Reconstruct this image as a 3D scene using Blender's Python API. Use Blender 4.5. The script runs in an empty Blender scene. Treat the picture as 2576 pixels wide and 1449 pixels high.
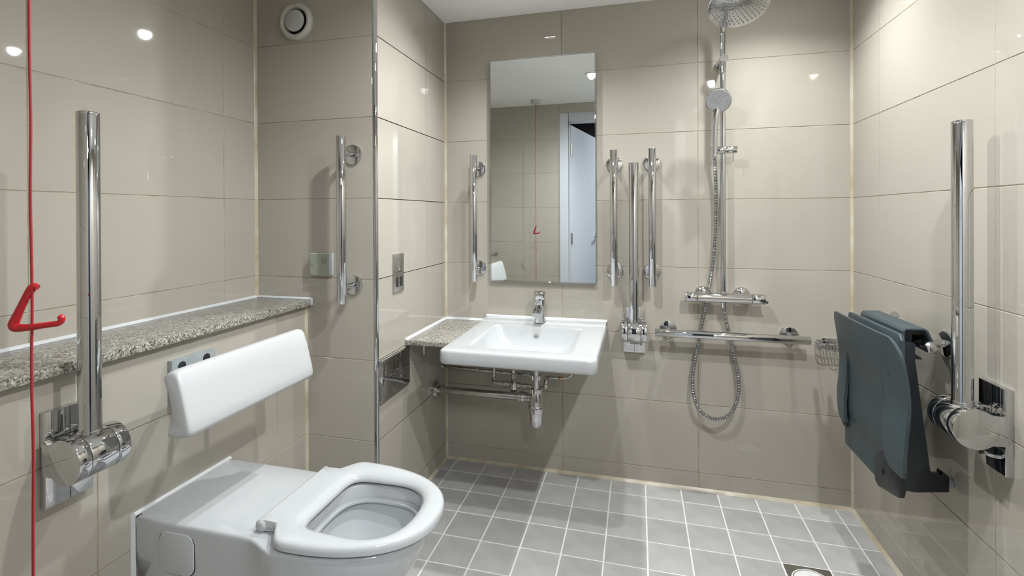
import bpy, bmesh, math, random
from mathutils import Vector, Matrix
R = math.radians
random.seed(7)
S = bpy.context.scene
C = S.collection

# ------------------------------------------------------------------ camera, world, exposure
D, XN, XR, XA, XW, XB = 2.3108, -0.9282, 0.8484, -0.9282, -1.4547, -1.2299   # back wall, niche wall, right wall, alcove edge, left wall, boxing face
YA, YF, ZC = 1.6346, 0.31, 2.1707                                            # alcove face, front wall, ceiling
cd = bpy.data.cameras.new('camera'); cam = bpy.data.objects.new('camera', cd); C.objects.link(cam)
cd.sensor_width = 36.0; cd.sensor_fit = 'HORIZONTAL'; cd.lens = 36.0 * 1243.8855 / 2576
cd.shift_x = (1288 - 1275.2343) / 2576; cd.shift_y = (545.5138 - 724.5) / 2576
cd.clip_start = 0.02
yaw, pitch, roll = R(14.7985), R(-0.2059), R(-0.2521)
fw = Vector((-math.sin(yaw) * math.cos(pitch), math.cos(yaw) * math.cos(pitch), math.sin(pitch)))
rt = Vector((math.cos(yaw), math.sin(yaw), 0)); up = rt.cross(fw)
rt2 = math.cos(roll) * rt + math.sin(roll) * up; up2 = -math.sin(roll) * rt + math.cos(roll) * up
cam.matrix_world = Matrix(((rt2.x, up2.x, -fw.x, 0), (rt2.y, up2.y, -fw.y, 0), (rt2.z, up2.z, -fw.z, 1.2123), (0, 0, 0, 1)))
S.camera = cam
w = bpy.data.worlds.new('world'); S.world = w; w.use_nodes = True
w.node_tree.nodes['Background'].inputs[0].default_value = (0.8, 0.88, 1, 1)
w.node_tree.nodes['Background'].inputs[1].default_value = 0.05
S.view_settings.view_transform = 'Standard'; S.view_settings.look = 'None'
S.view_settings.gamma = 1.0; S.view_settings.use_curve_mapping = False
S.view_settings.exposure = 0.13
S.cycles.use_denoising = True
S.cycles.max_bounces = 14; S.cycles.diffuse_bounces = 7; S.cycles.glossy_bounces = 7
S.cycles.sample_clamp_indirect = 6.0
S.cycles.blur_glossy = 0.3
SPOT_W = 62.0          # each ceiling downlight
LIGHTS = [(0.51, 2.005, 0.80, 12, 152, 1.0), (-0.45, 2.005, 0.85, 22, 152, 1.0), (-0.30, 1.16, 0.80, 0, 166, 0.65), (0.52, 0.787, 1.15, 0, 166, 0.65)]   # x, y, share, tilt of the adjustable lamp towards the doorway, beam angle, softness
CORRIDOR_W = 58.0

# ------------------------------------------------------------------ materials
K = 0.68     # overall reflectance of the painted, glazed and moulded surfaces
def mat(name, col, rough=0.5, metal=0.0, coat=0.0, ior=1.5, spec=0.5, emit=None):
    m = bpy.data.materials.new(name); m.use_nodes = True
    b = m.node_tree.nodes['Principled BSDF']
    if not metal: col = tuple(c * K for c in col)
    b.inputs['Base Color'].default_value = (*col, 1); b.inputs['Roughness'].default_value = rough
    b.inputs['Metallic'].default_value = metal; b.inputs['IOR'].default_value = ior
    b.inputs['Coat Weight'].default_value = coat; b.inputs['Coat Roughness'].default_value = 0.03
    b.inputs['Specular IOR Level'].default_value = spec
    if emit:
        b.inputs['Emission Color'].default_value = (*emit[0], 1); b.inputs['Emission Strength'].default_value = emit[1]
    return m
def nd(m, t, **kw):
    n = m.node_tree.nodes.new(t)
    for k, v in kw.items():
        if k in n.inputs: n.inputs[k].default_value = v
        else: setattr(n, k, v)
    return n
def ln(m, a, ao, b, bi): m.node_tree.links.new(a.outputs[ao], b.inputs[bi])
def bsdf(m): return m.node_tree.nodes['Principled BSDF']
def ramp(m, stops):
    r = nd(m, 'ShaderNodeValToRGB'); e = r.color_ramp.elements
    while len(e) < len(stops): e.new(0.5)
    k = 1.0 if bsdf(m).inputs['Metallic'].default_value > 0 else K
    for el, (p, c) in zip(e, stops): el.position = p; el.color = (*(x * k for x in c), 1)
    return r
def noise_color(m, scale, lo, hi, detail=4.0, p0=0.35, p1=0.65, rough=0.55):
    tc = nd(m, 'ShaderNodeTexCoord'); n = nd(m, 'ShaderNodeTexNoise', Scale=scale, Detail=detail, Roughness=rough)
    ln(m, tc, 'Object', n, 'Vector'); r = ramp(m, [(p0, lo), (p1, hi)])
    ln(m, n, 'Fac', r, 'Fac'); ln(m, r, 'Color', bsdf(m), 'Base Color'); return n, r
def bump(m, scale, strength, dist=0.001, detail=3.0):
    tc = nd(m, 'ShaderNodeTexCoord'); n = nd(m, 'ShaderNodeTexNoise', Scale=scale, Detail=detail)
    b = nd(m, 'ShaderNodeBump', Strength=strength, Distance=dist)
    ln(m, tc, 'Object', n, 'Vector'); ln(m, n, 'Fac', b, 'Height'); ln(m, b, 'Normal', bsdf(m), 'Normal')

M = {}
# glazed wall tile: taupe, glossy, tiny tone shift from tile to tile
m = M['tile'] = mat('glazed_wall_tile', (0.50, 0.45, 0.375), 0.03)
oi = nd(m, 'ShaderNodeObjectInfo'); r = ramp(m, [(0.0, (0.530, 0.489, 0.414)), (1.0, (0.560, 0.517, 0.438))])
ln(m, oi, 'Random', r, 'Fac'); ln(m, r, 'Color', bsdf(m), 'Base Color'); bump(m, 2.2, 0.06, 0.002, 1.0)
M['grout'] = mat('wall_grout', (0.52, 0.46, 0.33), 0.9); noise_color(M['grout'], 14, (0.36, 0.31, 0.21), (0.60, 0.54, 0.41))
m = M['ftile'] = mat('floor_tile', (0.3, 0.29, 0.275), 0.42)
n1, r1 = noise_color(m, 7, (0.455, 0.445, 0.425), (0.60, 0.588, 0.567), 8.0, 0.3, 0.7, 0.62)
oi = nd(m, 'ShaderNodeObjectInfo'); hs = nd(m, 'ShaderNodeHueSaturation'); mp = nd(m, 'ShaderNodeMapRange')
mp.inputs['To Min'].default_value = 0.90; mp.inputs['To Max'].default_value = 1.08
ln(m, oi, 'Random', mp, 'Value'); ln(m, mp, 'Result', hs, 'Value'); ln(m, r1, 'Color', hs, 'Color'); ln(m, hs, 'Color', bsdf(m), 'Base Color')
bump(m, 260, 0.15, 0.0006)
M['fgrout'] = mat('floor_grout', (0.66, 0.64, 0.60), 0.9); noise_color(M['fgrout'], 30, (0.88, 0.87, 0.84), (1.0, 0.99, 0.96))
M['seal'] = mat('cream_silicone', (0.66, 0.58, 0.42), 0.35); noise_color(M['seal'], 9, (0.55, 0.46, 0.30), (0.74, 0.68, 0.54))
M['wseal'] = mat('white_silicone', (0.80, 0.82, 0.83), 0.35); noise_color(M['wseal'], 20, (0.76, 0.78, 0.79), (0.83, 0.85, 0.86))
M['chrome'] = mat('chrome', (0.74, 0.75, 0.765), 0.018, 1.0); noise_color(M['chrome'], 9, (0.615, 0.62, 0.63), (0.635, 0.64, 0.65))
M['chrome2'] = mat('worn_chrome', (0.62, 0.61, 0.60), 0.14, 1.0); noise_color(M['chrome2'], 40, (0.52, 0.51, 0.49), (0.70, 0.69, 0.68))
M['steel'] = mat('brushed_steel', (0.50, 0.49, 0.46), 0.30, 1.0); noise_color(M['steel'], 60, (0.46, 0.45, 0.42), (0.54, 0.53, 0.50))
M['brass'] = mat('brass', (0.65, 0.45, 0.2), 0.25, 1.0); noise_color(M['brass'], 40, (0.55, 0.36, 0.15), (0.7, 0.5, 0.24))
M['gap'] = mat('dark_gap', (0.02, 0.02, 0.022), 0.6); noise_color(M['gap'], 30, (0.015, 0.015, 0.017), (0.025, 0.025, 0.028))
M['rubber'] = mat('grey_rubber_nozzle', (0.36, 0.38, 0.42), 0.45); noise_color(M['rubber'], 80, (0.32, 0.34, 0.38), (0.40, 0.42, 0.46))
M['face'] = mat('pale_grey_spray_face', (0.55, 0.56, 0.57), 0.35); noise_color(M['face'], 60, (0.52, 0.53, 0.54), (0.58, 0.59, 0.6))
M['ceramic'] = mat('white_ceramic', (0.72, 0.745, 0.76), 0.06, 0, 0.3); noise_color(M['ceramic'], 3, (0.655, 0.670, 0.675), (0.665, 0.680, 0.685))
M['plastic'] = mat('white_plastic', (0.80, 0.82, 0.83), 0.35); noise_color(M['plastic'], 5, (0.665, 0.675, 0.675), (0.68, 0.69, 0.69))
M['seatwhite'] = mat('white_toilet_seat', (0.80, 0.82, 0.83), 0.14); noise_color(M['seatwhite'], 4, (0.685, 0.700, 0.705), (0.695, 0.710, 0.715))
M['ventwhite'] = mat('aged_white_vent', (0.70, 0.70, 0.62), 0.4)
n1, r1 = noise_color(M['ventwhite'], 22, (0.60, 0.52, 0.33), (0.72, 0.72, 0.65), 4, 0.28, 0.42)
M['paint'] = mat('ceiling_paint', (0.84, 0.85, 0.85), 0.5); noise_color(M['paint'], 3, (0.90 / K, 0.905 / K, 0.90 / K), (0.92 / K, 0.925 / K, 0.92 / K)); bump(M['paint'], 40, 0.05, 0.0005)
M['doorpaint'] = mat('white_door_paint', (0.74, 0.77, 0.82), 0.3); noise_color(M['doorpaint'], 3, (0.73, 0.76, 0.81), (0.75, 0.78, 0.83))
M['corr'] = mat('corridor_dark_tone', (0.30, 0.29, 0.28), 0.8); noise_color(M['corr'], 3, (0.045, 0.045, 0.05), (0.055, 0.055, 0.06))  # near-black colour carries the darkness of the corridor
M['mirror'] = mat('mirror_silver', (0.86, 0.89, 0.88), 0.004, 1.0); noise_color(M['mirror'], 2, (0.855, 0.885, 0.875), (0.865, 0.895, 0.885))
M['slate'] = mat('slate_blue_plastic', (0.042, 0.058, 0.066), 0.42); noise_color(M['slate'], 9, (0.045, 0.068, 0.078), (0.058, 0.084, 0.095), 6); bump(M['slate'], 300, 0.05, 0.0004)
M['navy'] = mat('dark_navy_plastic', (0.018, 0.023, 0.029), 0.4); noise_color(M['navy'], 9, (0.016, 0.021, 0.027), (0.021, 0.027, 0.033)); bump(M['navy'], 300, 0.05, 0.0004)
M['red'] = mat('red_plastic', (0.60, 0.012, 0.022), 0.3); noise_color(M['red'], 20, (0.57, 0.011, 0.02), (0.63, 0.014, 0.024))
M['cord'] = mat('red_cord', (0.48, 0.02, 0.03), 0.7)
tc = nd(M['cord'], 'ShaderNodeTexCoord'); wv = nd(M['cord'], 'ShaderNodeTexWave', Scale=160.0); wv.bands_direction = 'Z'
ln(M['cord'], tc, 'Object', wv, 'Vector'); r = ramp(M['cord'], [(0.0, (0.36, 0.012, 0.022)), (1.0, (0.58, 0.03, 0.045))]); ln(M['cord'], wv, 'Fac', r, 'Fac'); ln(M['cord'], r, 'Color', bsdf(M['cord']), 'Base Color')
M['greyplate'] = mat('grey_anodised_plate', (0.38, 0.42, 0.42), 0.35); noise_color(M['greyplate'], 40, (0.36, 0.40, 0.40), (0.40, 0.44, 0.44))
M['olive'] = mat('olive_reflection_tint', (0.30, 0.33, 0.26), 0.12); noise_color(M['olive'], 8, (0.38, 0.41, 0.33), (0.40, 0.43, 0.35))  # greenish reflection on the plate front, put into its colour
M['ink'] = mat('dark_print', (0.07, 0.075, 0.05), 0.5); noise_color(M['ink'], 30, (0.065, 0.07, 0.045), (0.08, 0.085, 0.06))
M['lamp'] = mat('lit_lamp', (1, 1, 1), 0.3, emit=((0.97, 0.99, 1.0), 120.0)); noise_color(M['lamp'], 3, (0.95, 0.95, 0.95), (1, 1, 1))
M['water'] = mat('bowl_water', (0.75, 0.80, 0.81), 0.02); noise_color(M['water'], 3, (0.74, 0.79, 0.80), (0.76, 0.81, 0.82))
# speckled stone
m = M['stone'] = mat('speckled_stone', (0.4, 0.38, 0.33), 0.28)
tc = nd(m, 'ShaderNodeTexCoord')
v1 = nd(m, 'ShaderNodeTexVoronoi', Scale=270.0); v2 = nd(m, 'ShaderNodeTexNoise', Scale=95.0, Detail=6.0, Roughness=0.7)
ln(m, tc, 'Object', v1, 'Vector'); ln(m, tc, 'Object', v2, 'Vector')
sp = nd(m, 'ShaderNodeSeparateColor'); ln(m, v1, 'Color', sp, 'Color')
r1 = ramp(m, [(0.0, (0.02, 0.018, 0.015)), (0.15, (0.09, 0.08, 0.065)), (0.36, (0.30, 0.28, 0.235)), (0.75, (0.47, 0.45, 0.40)), (1.0, (0.82, 0.80, 0.74))])
r2 = ramp(m, [(0.36, (0.20, 0.18, 0.145)), (0.52, (0.42, 0.39, 0.33)), (0.68, (0.60, 0.57, 0.50))])
mx = nd(m, 'ShaderNodeMix', data_type='RGBA'); mx.inputs['Factor'].default_value = 0.25
ln(m, sp, 'Red', r1, 'Fac'); ln(m, v2, 'Fac', r2, 'Fac'); ln(m, r1, 'Color', mx, 6); ln(m, r2, 'Color', mx, 7); ln(m, mx, 2, bsdf(m), 'Base Color')

# ------------------------------------------------------------------ mesh helpers
def frame(axis):
    a = Vector(axis).normalized(); t = Vector((0, 0, 1)) if abs(a.z) < 0.9 else Vector((1, 0, 0))
    u = t.cross(a).normalized(); return u, a.cross(u), a
class MB:
    def __init__(s): s.v = []; s.f = []
    def add(s, vs, fs):
        o = len(s.v); s.v += [Vector(p) for p in vs]; s.f += [[i + o for i in f] for f in fs]; return s
    def box(s, lo, hi):
        (a, b, c), (d, e, g) = lo, hi
        return s.add([(a, b, c), (d, b, c), (d, e, c), (a, e, c), (a, b, g), (d, b, g), (d, e, g), (a, e, g)],
                     [(0, 3, 2, 1), (4, 5, 6, 7), (0, 1, 5, 4), (1, 2, 6, 5), (2, 3, 7, 6), (3, 0, 4, 7)])
    def loft(s, rings, cap0=True, cap1=True):
        n = len(rings[0]); vs = [p for r in rings for p in r]; fs = []
        for k in range(len(rings) - 1):
            for i in range(n):
                j = (i + 1) % n; fs.append((k * n + i, k * n + j, (k + 1) * n + j, (k + 1) * n + i))
        if cap0: fs.append(tuple(range(n))[::-1])
        if cap1: fs.append(tuple(range((len(rings) - 1) * n, len(rings) * n)))
        return s.add(vs, fs)
    def tube(s, path, r, seg=16, cap=True):
        P = [Vector(p) for p in path]; rr = r if isinstance(r, (list, tuple)) else [r] * len(P)
        T = [(P[min(i + 1, len(P) - 1)] - P[max(i - 1, 0)]).normalized() for i in range(len(P))]
        u, v, a = frame(T[0]); rings = []
        for i, p in enumerate(P):
            if i:
                u = (u - T[i] * u.dot(T[i])).normalized()
            w_ = T[i].cross(u)
            rings.append([p + (u * math.cos(2 * math.pi * k / seg) + w_ * math.sin(2 * math.pi * k / seg)) * rr[i] for k in range(seg)])
        return s.loft(rings, cap, cap)
    def lathe(s, prof, c, axis=(0, 0, 1), seg=40):
        u, v, a = frame(axis); c = Vector(c)
        return s.loft([[c + a * h + (u * math.cos(2 * math.pi * k / seg) + v * math.sin(2 * math.pi * k / seg)) * max(r_, 1e-5) for k in range(seg)] for r_, h in prof])
    def prism(s, poly, f0, f1): # two mappings of the 2D outline
        return s.loft([[f0(*p) for p in poly], [f1(*p) for p in poly]])
    def mesh(s, name, off=(0, 0, 0), bevel=None, smooth=True, angle=38):
        me = bpy.data.meshes.new(name); o = Vector(off)
        me.from_pydata([p - o for p in s.v], [], s.f)
        bm = bmesh.new(); bm.from_mesh(me)
        bmesh.ops.remove_doubles(bm, verts=bm.verts, dist=1e-6)
        bmesh.ops.recalc_face_normals(bm, faces=bm.faces)
        if bevel:
            ed = [e for e in bm.edges if len(e.link_faces) == 2 and e.calc_face_angle(0) > R(30)]
            bmesh.ops.bevel(bm, geom=ed, offset=bevel[0], segments=bevel[1], profile=0.5, affect='EDGES', clamp_overlap=True)
        bm.to_mesh(me); bm.free()
        if smooth:
            me.polygons.foreach_set('use_smooth', [True] * len(me.polygons)); me.set_sharp_from_angle(angle=R(angle))
        return me
def link(name, me, m, parent=None, loc=(0, 0, 0)):
    o = bpy.data.objects.new(name, me); C.objects.link(o); o.location = loc
    if me and m and not me.materials: me.materials.append(M[m])
    if parent: o.parent = parent
    return o
def wloc(o):
    v = Vector(o.location)
    while o.parent: o = o.parent; v += o.location
    return v
def part(name, mb, m, parent, bevel=None, smooth=True, angle=38):   # shape given in world (or thing) coordinates
    off = wloc(parent) if parent else Vector((0, 0, 0))
    return link(name, mb.mesh(name, off, bevel, smooth, angle), m, parent)
def thing(name, label, cat, loc, group=None):
    o = bpy.data.objects.new(name, None); C.objects.link(o); o.location = loc; o.empty_display_size = 0.05
    return tag(o, label, cat, group)
def tag(o, label, cat, group=None):
    o['label'] = label; o['category'] = cat
    if group: o['group'] = group
    return o
def solo(name, mb, m, label, cat, loc, bevel=None, group=None, angle=38):
    return tag(link(name, mb.mesh(name, loc, bevel, True, angle), m, None, loc), label, cat, group)
def struct(name, mb, m, label, loc=(0, 0, 0), bevel=None):
    o = link(name, mb.mesh(name, loc, bevel), m, None, loc); o['kind'] = 'structure'; o['label'] = label; return o
def copy_tree(o, parent=None):
    c = o.copy(); C.objects.link(c); c.parent = parent
    for ch in list(o.children): copy_tree(ch, c)
    return c
def rrect(x0, x1, y0, y1, r, n=6):
    pts = []
    for cx, cy, a0 in ((x1 - r, y1 - r, 0), (x0 + r, y1 - r, 90), (x0 + r, y0 + r, 180), (x1 - r, y0 + r, 270)):
        for k in range(n + 1): a = R(a0 + 90 * k / n); pts.append((cx + r * math.cos(a), cy + r * math.sin(a)))
    return pts
def smooth_path(pts, n=8):
    P = [Vector(p) for p in pts]; out = []
    for i in range(len(P) - 1):
        p0, p1, p2, p3 = P[max(i - 1, 0)], P[i], P[i + 1], P[min(i + 2, len(P) - 1)]
        for k in range(n):
            t = k / n
            out.append(0.5 * ((2 * p1) + (p2 - p0) * t + (2 * p0 - 5 * p1 + 4 * p2 - p3) * t * t + (3 * p1 - p0 - 3 * p2 + p3) * t ** 3))
    out.append(P[-1]); return out

# ------------------------------------------------------------------ tiled surfaces
TILES = {}
def tile_mesh(wd, ht, m, ch, th):
    key = (round(wd, 4), round(ht, 4), m)
    if key not in TILES:
        a, b = wd / 2, ht / 2
        def q(x, y, z): return [(-x, -y, z), (x, -y, z), (x, y, z), (-x, y, z)]
        mb = MB(); mb.loft([q(a, b, -th), q(a, b, -ch), q(a - ch, b - ch, 0)], True, True)
        me = mb.mesh('tile', smooth=False); me.materials.append(M[m]); TILES[key] = me
    return TILES[key]
def tiled(wall, org, ux, uy, rects, m='tile', gap=0.0026, ch=0.0009, th=0.007):
    ux, uy = Vector(ux), Vector(uy); n = ux.cross(uy)
    rot = Matrix((ux, uy, n)).transposed().to_euler()
    for (a0, a1, b0, b1) in rects:
        if a1 - a0 < 0.012 or b1 - b0 < 0.012: continue
        o = link('tile', tile_mesh(a1 - a0 - gap, b1 - b0 - gap, m, ch, th), None, wall)
        o.location = Vector(org) + ux * (a0 + a1) / 2 + uy * (b0 + b1) / 2; o.rotation_euler = rot
def cuts(lo, hi, js): return [lo] + sorted(j for j in js if lo + 0.012 < j < hi - 0.012) + [hi]
def grid(xs, zs): return [(xs[i], xs[i + 1], zs[k], zs[k + 1]) for i in range(len(xs) - 1) for k in range(len(zs) - 1)]
ZJ = [0.0766 + 0.3 * k for k in range(7)]
E_ = 0.0014   # grout lies this far behind the tile face
wall_back = struct('wall_back', MB().box((XN - 0.12, D + E_, -0.05), (XR + 0.12, D + 0.12, ZC)), 'grout', 'taupe tiled wall behind the basin and shower')
tiled(wall_back, (0, D, 0), (1, 0, 0), (0, 0, 1), grid(cuts(XN, XR, [-0.3436, 0.2564]), cuts(0.0, ZC, ZJ)))
wall_right = struct('wall_right', MB().box((XR + E_, YF - 0.12, -0.05), (XR + 0.12, D, ZC)), 'grout', 'taupe tiled wall carrying the folded shower seat')
tiled(wall_right, (XR, 0, 0), (0, -1, 0), (0, 0, 1), grid(cuts(-D, -YF, [-2.0802, -1.4802, -0.8802]), cuts(0.0, ZC, ZJ)))
wall_left = struct('wall_left', MB().box((XW - 0.12, YF - 0.12, -0.05), (XW - E_, YA, ZC)), 'grout', 'taupe tiled wall above the long stone shelf')
tiled(wall_left, (XW, 0, 0), (0, 1, 0), (0, 0, 1), grid(cuts(YF, YA, [0.2777, 0.8777, 1.4777]), cuts(0.894, ZC, ZJ)))
wall_alcove = struct('wall_alcove', MB().box((XW - 0.12, YA + E_, -0.05), (XN - E_, D + 0.12, ZC)), 'grout', 'shaded tiled wall with round vent beside the toilet')
tiled(wall_alcove, (0, YA, 0), (1, 0, 0), (0, 0, 1), grid(cuts(XW, XN - 0.013, []), cuts(0.0, ZC, ZJ)))
wall_niche = struct('wall_niche', MB().box((XN - 0.0014 - 0.03, YA + 0.014, -0.05), (XN - E_, D, ZC)), 'grout', 'brightly lit tiled return wall left of the basin')
tiled(wall_niche, (XN, 0, 0), (0, 1, 0), (0, 0, 1), grid(cuts(YA + 0.013, D, [2.0796]), cuts(0.0, ZC, ZJ)))
wall_boxing = struct('wall_boxing', MB().box((XW, YF - 0.12, -0.05), (XB - E_, YA, 0.870)), 'grout', 'low tiled boxing wall behind the toilet under the stone shelf')
tiled(wall_boxing, (XB, 0, 0), (0, 1, 0), (0, 0, 1), grid(cuts(YF, YA, [0.875, 1.475]), cuts(0.0, 0.871, ZJ)))
DX0, DX1, DZ = -0.60, 0.33, 2.035      # doorway
mb = MB().box((XW - 0.12, YF - 0.12, -0.05), (DX0, YF - E_, ZC)).box((DX1, YF - 0.12, -0.05), (XR + 0.12, YF - E_, ZC)).box((DX0, YF - 0.12, DZ), (DX1, YF - E_, ZC))
wall_front = struct('wall_front', mb, 'grout', 'tiled wall with the doorway, seen only in the mirror')
rects = []
for a0, a1, b0, b1 in grid(cuts(-XR, -XW, [0.918, 0.318, -0.282]), cuts(0.0, ZC, ZJ)):      # u runs towards -X
    for lo, hi, zl in ((-XR, -(DX1 + 0.05), 0.0), (-(DX1 + 0.05), -(DX0 - 0.05), DZ + 0.05), (-(DX0 - 0.05), -XW, 0.0)):
        rects.append((max(a0, lo), min(a1, hi), max(b0, zl), b1))
tiled(wall_front, (0, YF, 0), (-1, 0, 0), (0, 0, 1), rects)
# floor
floor = struct('floor', MB().box((XW, YF - 0.14, -0.06), (XR + 0.05, D + 0.05, -0.0016)), 'fgrout', 'grey square tiled wet room floor with pale grout')
FX, FY, FS = -0.7185, 2.201, 0.1498
rects = []
for i in range(-5, 12):
    for j in range(-2, 15):
        x0, x1, y1, y0 = FX + FS * i, FX + FS * (i + 1), FY - FS * j, FY - FS * (j + 1)
        if i == 8 and j == 2: continue            # floor drain sits here
        a = (max(x0, XN), min(x1, XR), max(y0, YF), min(y1, D)); b = (max(x0, XB), min(x1, XN), max(y0, YF), min(y1, YA))
        for q in (a, b):
            if q[1] > q[0] and q[3] > q[2]: rects.append(q)
tiled(floor, (0, 0, 0), (1, 0, 0), (0, 1, 0), rects, 'ftile', 0.0058, 0.0008, 0.006)
ceiling = struct('ceiling', MB().box((XW - 0.12, YF - 0.12, ZC), (XR + 0.12, D + 0.12, ZC + 0.08)), 'paint', 'smooth white painted ceiling')
# corridor outside the door
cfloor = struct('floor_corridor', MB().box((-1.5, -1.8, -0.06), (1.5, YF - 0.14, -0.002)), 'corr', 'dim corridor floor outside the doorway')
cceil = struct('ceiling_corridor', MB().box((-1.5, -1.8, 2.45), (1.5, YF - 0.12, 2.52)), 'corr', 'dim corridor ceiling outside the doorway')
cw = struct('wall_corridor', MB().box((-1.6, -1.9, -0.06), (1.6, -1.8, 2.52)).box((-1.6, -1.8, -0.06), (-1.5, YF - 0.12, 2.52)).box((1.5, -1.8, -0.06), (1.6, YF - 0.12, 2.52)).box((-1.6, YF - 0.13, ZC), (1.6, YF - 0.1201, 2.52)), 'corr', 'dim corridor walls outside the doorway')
# sealant beads and trims
TN = [0]
def bead(p0, p1, n1, n2, s, m='seal', label='cream silicone bead in a wall corner'):
    TN[0] += 1; p0, p1, n1, n2 = map(Vector, (p0, p1, n1, n2))
    mb = MB(); prof = lambda p: [p, p + n1 * s, p + n1 * s * 0.42 + n2 * s * 0.42, p + n2 * s]
    mb.loft([prof(p0), prof(p1)]); return struct('trim_%d' % TN[0], mb, m, label)
Zv = (0, 0, 1)
bead((XN, D, 0), (XN, D, ZC), (1, 0, 0), (0, -1, 0), 0.009, label='cream silicone bead in the corner left of the basin')
bead((XR, D, 0), (XR, D, ZC), (-1, 0, 0), (0, -1, 0), 0.008, label='cream silicone bead in the corner beside the shower')
bead((XW, YA, 0.894), (XW, YA, ZC), (1, 0, 0), (0, -1, 0), 0.0085, label='cream silicone bead in the corner above the long shelf')
bead((XB, YA, 0), (XB, YA, 0.871), (1, 0, 0), (0, -1, 0), 0.0085, label='cream silicone bead in the corner behind the toilet')
bead((XN, D, 0), (XR, D, 0), (0, -1, 0), Zv, 0.011, label='cream silicone bead where the back wall meets the floor')
bead((XR, D, 0), (XR, YF, 0), (-1, 0, 0), Zv, 0.011, label='cream silicone bead where the right wall meets the floor')
bead((XN, D, 0), (XN, YA, 0), (1, 0, 0), Zv, 0.010, label='cream silicone bead where the return wall meets the floor')
bead((XB, YF, 0), (XB, YA, 0), (1, 0, 0), Zv, 0.010, label='cream silicone bead where the boxing meets the floor')
bead((XB, YA, 0), (XN, YA, 0), (0, -1, 0), Zv, 0.010, label='cream silicone bead where the alcove wall meets the floor')
TN[0] += 1
mb = MB(); prof = [(XN - 0.0125, YA + 0.012), (XN - 0.0125, YA - 0.001), (XN - 0.006, YA - 0.0015), (XN - 0.0015, YA + 0.0005), (XN + 0.0008, YA + 0.005), (XN + 0.001, YA + 0.012)]
mb.prism(prof, lambda x, y: (x, y, 0.0), lambda x, y: (x, y, ZC)); struct('trim_%d' % TN[0], mb, 'chrome', 'chrome tile trim on the projecting wall corner', bevel=(0.0007, 2))

# ------------------------------------------------------------------ doorway (seen in the mirror)
TN[0] += 1
mb = MB().box((DX0 - 0.05, YF - 0.13, 0), (DX0 + 0.028, YF + 0.008, DZ + 0.05)).box((DX1 - 0.028, YF - 0.13, 0), (DX1 + 0.05, YF + 0.008, DZ + 0.05)).box((DX0 + 0.028, YF - 0.13, DZ - 0.02), (DX1 - 0.028, YF + 0.008, DZ + 0.05))
struct('trim_%d' % TN[0], mb, 'doorpaint', 'white painted door frame, seen in the mirror', bevel=(0.002, 1))
hinge, da = Vector((DX0 + 0.03, 0.17, 0)), R(10.5)
door = bpy.data.objects.new('door_1', MB().box((0, -0.044, 0.008), (0.87, 0, 2.01)).mesh('door_1', bevel=(0.002, 1))); C.objects.link(door)
door.data.materials.append(M['doorpaint']); door.location = hinge; door.rotation_euler = (0, 0, -(math.pi / 2 - da)); door['kind'] = 'structure'; door['label'] = 'white door standing open outwards, seen in the mirror'
for zz in (0.25, 1.0, 1.79):
    link('hinge', MB().lathe([(0.008, -0.05), (0.008, 0.05)], (-0.004, 0.006, zz), seg=12).box((0.0, -0.001, zz - 0.05), (0.03, 0.0015, zz + 0.05)).mesh('hinge'), 'steel', door)
hd = link('door_handle', MB().lathe([(0.026, 0), (0.026, 0.008), (0.024, 0.009)], (0.80, 0, 1.0), (0, 1, 0), 28).tube(smooth_path([(0.80, 0.008, 1.0), (0.80, 0.045, 1.0), (0.785, 0.055, 1.0), (0.68, 0.055, 1.0)], 6), 0.0095, 14).mesh('door_handle'), 'chrome', door)

# ------------------------------------------------------------------ downlights
LL = ['recessed ceiling downlight above the shower', 'recessed ceiling downlight above the basin', 'recessed ceiling downlight mirrored in the wall mirror', 'recessed ceiling downlight nearest the doorway on the right']
for (x, y, k, tl, ba, bs), lab in zip(LIGHTS, LL):
    t = thing('downlight', lab, 'downlight', (x, y, ZC), 'ceiling downlights')
    part('bezel', MB().lathe([(0.030, 0.0), (0.030, -0.003), (0.034, -0.006), (0.042, -0.004), (0.043, 0.0)], (x, y, ZC), seg=36), 'plastic', t)
    ax = Vector((0, -math.sin(R(tl)), -math.cos(R(tl))))
    if tl: part('eyeball', MB().lathe([(0.0298, -0.030), (0.0298, 0.004), (0.0288, 0.0045)], Vector((x, y, ZC)) - ax * 0.002 + Vector((0, 0, -0.004)), ax, 36), 'plastic', t)
    part('lamp', MB().lathe([(0.0270, 0.0), (0.0270, 0.0032)], Vector((x, y, ZC - 0.004 if tl else ZC)), ax, 30), 'lamp', t)
    L = bpy.data.lights.new('downlight_beam', 'SPOT'); L.energy = SPOT_W * k; L.spot_size = R(ba); L.spot_blend = bs; L.shadow_soft_size = 0.022; L.color = (0.94, 0.975, 1.0)
    lo = bpy.data.objects.new('downlight_beam', L); C.objects.link(lo); lo.parent = t; lo.location = ax * 0.016; lo.rotation_euler = (-R(tl), 0, 0)
L = bpy.data.lights.new('corridor_light', 'AREA'); L.energy = CORRIDOR_W; L.size = 0.5; L.color = (0.86, 0.92, 1.0)
lo = bpy.data.objects.new('corridor_light', L); C.objects.link(lo); lo.location = (0.75, -0.9, 2.44)

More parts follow.
